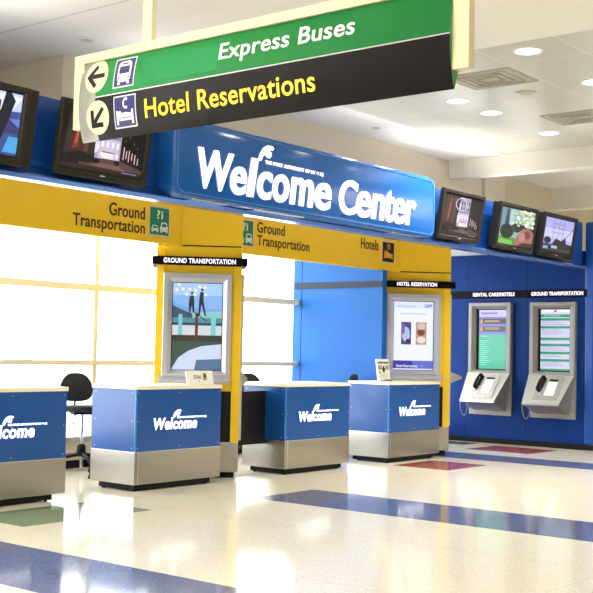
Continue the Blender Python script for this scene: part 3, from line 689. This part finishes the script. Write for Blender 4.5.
for (x, y, rz, lb) in ((11.30, 9.95, .3, 'black chair whose back just shows over the third counter'), (13.55, 9.85-.12, -.2, 'black chair whose back just shows over the rightmost counter')):
    pass
c = copy_tree(ch0); c.location = (11.16, 9.62, 0); c.rotation_euler.z = -.44; c['label'] = 'black chair whose back just shows over the third counter, beside the first column'
c = copy_tree(ch0); c.location = (12.73, 9.45, 0); c.rotation_euler.z = pi+.35; c['label'] = 'black chair whose back top shows over the rightmost counter'

# ------------------------------------------------------------------ ceiling fittings
LENS = mat('downlight_lens', (255, 250, 250), .3, emit=6)
def downlight(x, y, label, p=40, tile=True):
    z = CZ+(.015 if tile else 0)
    t = thing('downlight', label, 'downlight', (x, y, z), 0, 'round ceiling downlights')
    r = MB(); b = bmesh.new(); A = [[b.verts.new((R*cos(2*pi*k/36), R*sin(2*pi*k/36), zz)) for k in range(36)] for R, zz in ((.145, 0), (.14, -.010), (.122, -.008), (.118, 0))]
    for q, s in zip(A, A[1:]):
        for k in range(36): b.faces.new((q[k], q[(k+1) % 36], s[(k+1) % 36], s[k]))
    bmesh.ops.recalc_face_normals(b, faces=b.faces); r.merge(b, WHITE); out('trim_ring', r, t, smooth=True)
    out('lens', MB().cyl((0, 0, -.003), .12, .006, LENS, seg=36), t)
    L = bpy.data.lights.new('downlight_lamp', 'AREA'); L.shape = 'DISK'; L.size = .24; L.energy = p*(1.0 if tile else .3); L.color = (1, .97, .92); L.spread = radians(150)
    o = bpy.data.objects.new('downlight_lamp', L); COL.objects.link(o); o.location = (0, 0, -.02); o.parent = t
downlight(9.965, 5.18, 'largest round downlight, lying nearest the camera in the tiled ceiling')
downlight(11.50, 5.18, 'round downlight cut by the right picture edge')
downlight(11.50, 6.88, 'round downlight nearest the right end of the hanging sign')
downlight(12.30, 6.88, 'round downlight second to the right of the hanging sign end')
downlight(13.85, 6.87, 'farthest round downlight, near the white bulkhead')
for x, y in ((13.05, 5.18), (9.965, 2.0), (12.30, 2.0), (9.965, -1.5), (12.3, -1.5), (12.3, -5)): downlight(x, y, 'added round downlight outside the picture over the open hall')  # unseen extra downlights, added to light the hall
for x, y in ((6.2, 4.6), (3.4, 7.2), (3.4, 3.2), (0.5, 5.5), (.5, 1.), (3.4, -1), (6.2, 0.5), (6.2, -3.5), (0.5, -4), (-3, 3), (-3, 8), (-3, -3)): downlight(x, y, 'added round downlight outside the picture in the plain ceiling', 38, False)  # more unseen downlights added for brightness
VENT = mat('vent_grey', (176, 172, 158), .5)
def vent(x, y, label):
    t = thing('air_vent', label, 'vent', (x, y, CZ+.015), 0, 'square ceiling vents')
    out('vent_frame', MB().box(-.35, .35, -.395, .395, -.006, 0, VENT), t)
    v = MB(mat and None)
    for k in range(4):
        a = .33-k*.075; b_ = .375-k*.085; c_ = .03
        for q in (-1, 1):
            v.box(-a, a, q*b_-.006, q*b_+.006, -.012-.004*k, -.004, VENT); v.box(q*a-.006, q*a+.006, -b_, b_, -.012-.004*k, -.004, VENT)
    out('louvres', v, t)
vent(10.775, 6.04, 'grey square ceiling vent beside the right end of the hanging sign')
vent(13.13, 6.09, 'grey square ceiling vent near the right picture edge')
def speaker(x, y, label, z=CZ, r=.12):
    o = out('ceiling_speaker', MB().cyl((0, 0, -.006), r, .012, mat('speaker_white', (214, 210, 196), .5), seg=32, bev=.004).cyl((0, 0, -.013), r*.68, .004, mat('speaker_grille', (190, 186, 174), .6), seg=32), None, (x, y, z)); tag(o, label, 'speaker')
speaker(11.565, 6.03, 'flat round white ceiling disc between the downlights', CZ+.015)
speaker(7.17, 8.43, 'flat round grey ceiling disc at upper left, left of the sign hanger', CZ, .08)
o = out('sprinkler_cover', MB().cyl((0, 0, -.005), .055, .010, mat('speaker_grille', (190, 186, 174), .6), bev=.003), None, (12.27, 8.58, CZ)); tag(o, 'small round sprinkler cover in the white ceiling strip above the welcome sign', 'sprinkler')
o = out('sprinkler_cover', MB().cyl((0, 0, 0), .05, .012, BEAMP, bev=.003, axis='x'), None, (XB-.006, 8.84, 4.28)); tag(o, 'small round cover on the white bulkhead near its left end', 'sprinkler')

# unseen pendant uplights over the open hall, added to brighten the ceiling
PW = 170; CW = 10
FILL_PEND = ((-.6, 9.2), (2.6, 6.4), (4.6, 0.2), (0, 6.5), (1.5, 3.5), (1.5, -.4), (6.6, -2.6), (11.5, -3.6), (17.0, 3.2), (-4, 4), (-4, -3))
for k, (x, y) in enumerate(FILL_PEND):
    t = thing('fill_pendant', 'unseen linear pendant uplight added as fill over the open hall', 'lamp', (x, y, 2.75), 0, 'added fill uplights')
    out('housing', MB().box(-.9, .9, -.12, .12, 0, .06, ALU, .01), t)
    for q in (-.7, .7): out('suspension_rod', MB().cyl((q, 0, (CZ-2.75+.06)/2), .006, CZ-2.75-.06, ALU, seg=8), t)
    L = bpy.data.lights.new('fill_pendant_lamp', 'AREA'); L.shape = 'RECTANGLE'; L.size = 1.7; L.size_y = .2; L.energy = (330, 120, 25, 150, 120, 80, 45, 50, 190, 60, 60)[k]; L.color = (1, .98, .95)
    o = bpy.data.objects.new('fill_pendant_lamp', L); COL.objects.link(o); o.location = (0, 0, .075); o.rotation_euler = (pi, 0, 0); o.parent = t
for k, x in enumerate((3.2, 5.6, 8.0, 9.8, 11.6, 13.4, 15.2)):  # cove lights added out of sight to wash the upper wall and ceiling
    t = thing('fill_cove', 'unseen linear cove light added as fill on the canopy roof', 'lamp', (x, 8.0, 3.55), 0, 'added cove lights on the canopy roof')
    out('housing', MB().box(-.7, .7, -.06, .06, 0, .05, ALU, .006), t)
    L = bpy.data.lights.new('fill_cove_lamp', 'AREA'); L.shape = 'RECTANGLE'; L.size = 1.35; L.size_y = .1; L.energy = CW*(.8, .8, .75, .75, .7, .9, .8)[k]; L.color = (1, .97, .92)
    o = bpy.data.objects.new('fill_cove_lamp', L); COL.objects.link(o); o.location = (0, 0, .06); o.rotation_euler = (pi, 0, 0); o.parent = t
# three uplights standing on the canopy behind the televisions
for k, (x, y) in enumerate(((13.1, 8.2), (13.7, 8.15), (14.3, 8.1))):
    t = thing('uplight', ('leftmost', 'middle', 'rightmost')[k]+' of three small uplights on the canopy roof behind the televisions', 'lamp', (x, y, 3.55), 0, 'uplights on the canopy roof')
    out('lamp_body', MB().cyl((0, 0, .05), .05, .1, WHITE, bev=.006), t)
    out('lamp_lens', MB().cyl((0, 0, .102), .042, .006, LENS), t)
    L = bpy.data.lights.new('uplight_lamp', 'SPOT'); L.energy = 14; L.spot_size = radians(130); L.spot_blend = .7; L.shadow_soft_size = .05; L.color = (1, .96, .86)
    o = bpy.data.objects.new('uplight_lamp', L); COL.objects.link(o); o.location = (0, 0, .13); o.rotation_euler = (pi, 0, 0); o.parent = t

# ------------------------------------------------------------------ light and camera
wd = bpy.data.worlds.new('World'); SC.world = wd; wd.use_nodes = True
bg = wd.node_tree.nodes['Background']; bg.inputs[0].default_value = (.93, .97, 1, 1); bg.inputs[1].default_value = 8.5

yaw, pitch, roll, F = 0.6775449081941967, 0.04729420629675445, 0.02131871900921749, 1138.8189653616703
fw = Vector((cos(pitch)*cos(yaw), cos(pitch)*sin(yaw), sin(pitch))); r0 = Vector((sin(yaw), -cos(yaw), 0)); u0 = r0.cross(fw)
rr = cos(roll)*r0+sin(roll)*u0; uu = -sin(roll)*r0+cos(roll)*u0
cd = bpy.data.cameras.new('camera'); cam = bpy.data.objects.new('camera', cd); COL.objects.link(cam)
cam.matrix_world = Matrix(((rr.x, uu.x, -fw.x, 0), (rr.y, uu.y, -fw.y, 0), (rr.z, uu.z, -fw.z, 1.45), (0, 0, 0, 1)))
cd.sensor_width = 36; cd.lens = F/593*36; cd.clip_end = 200
SC.camera = cam
vs = SC.view_settings; vs.view_transform = 'Standard'; vs.look = 'None'; vs.exposure = 0.33; vs.gamma = 1; vs.use_curve_mapping = False
SC.cycles.use_denoising = True
SC.cycles.max_bounces = 8
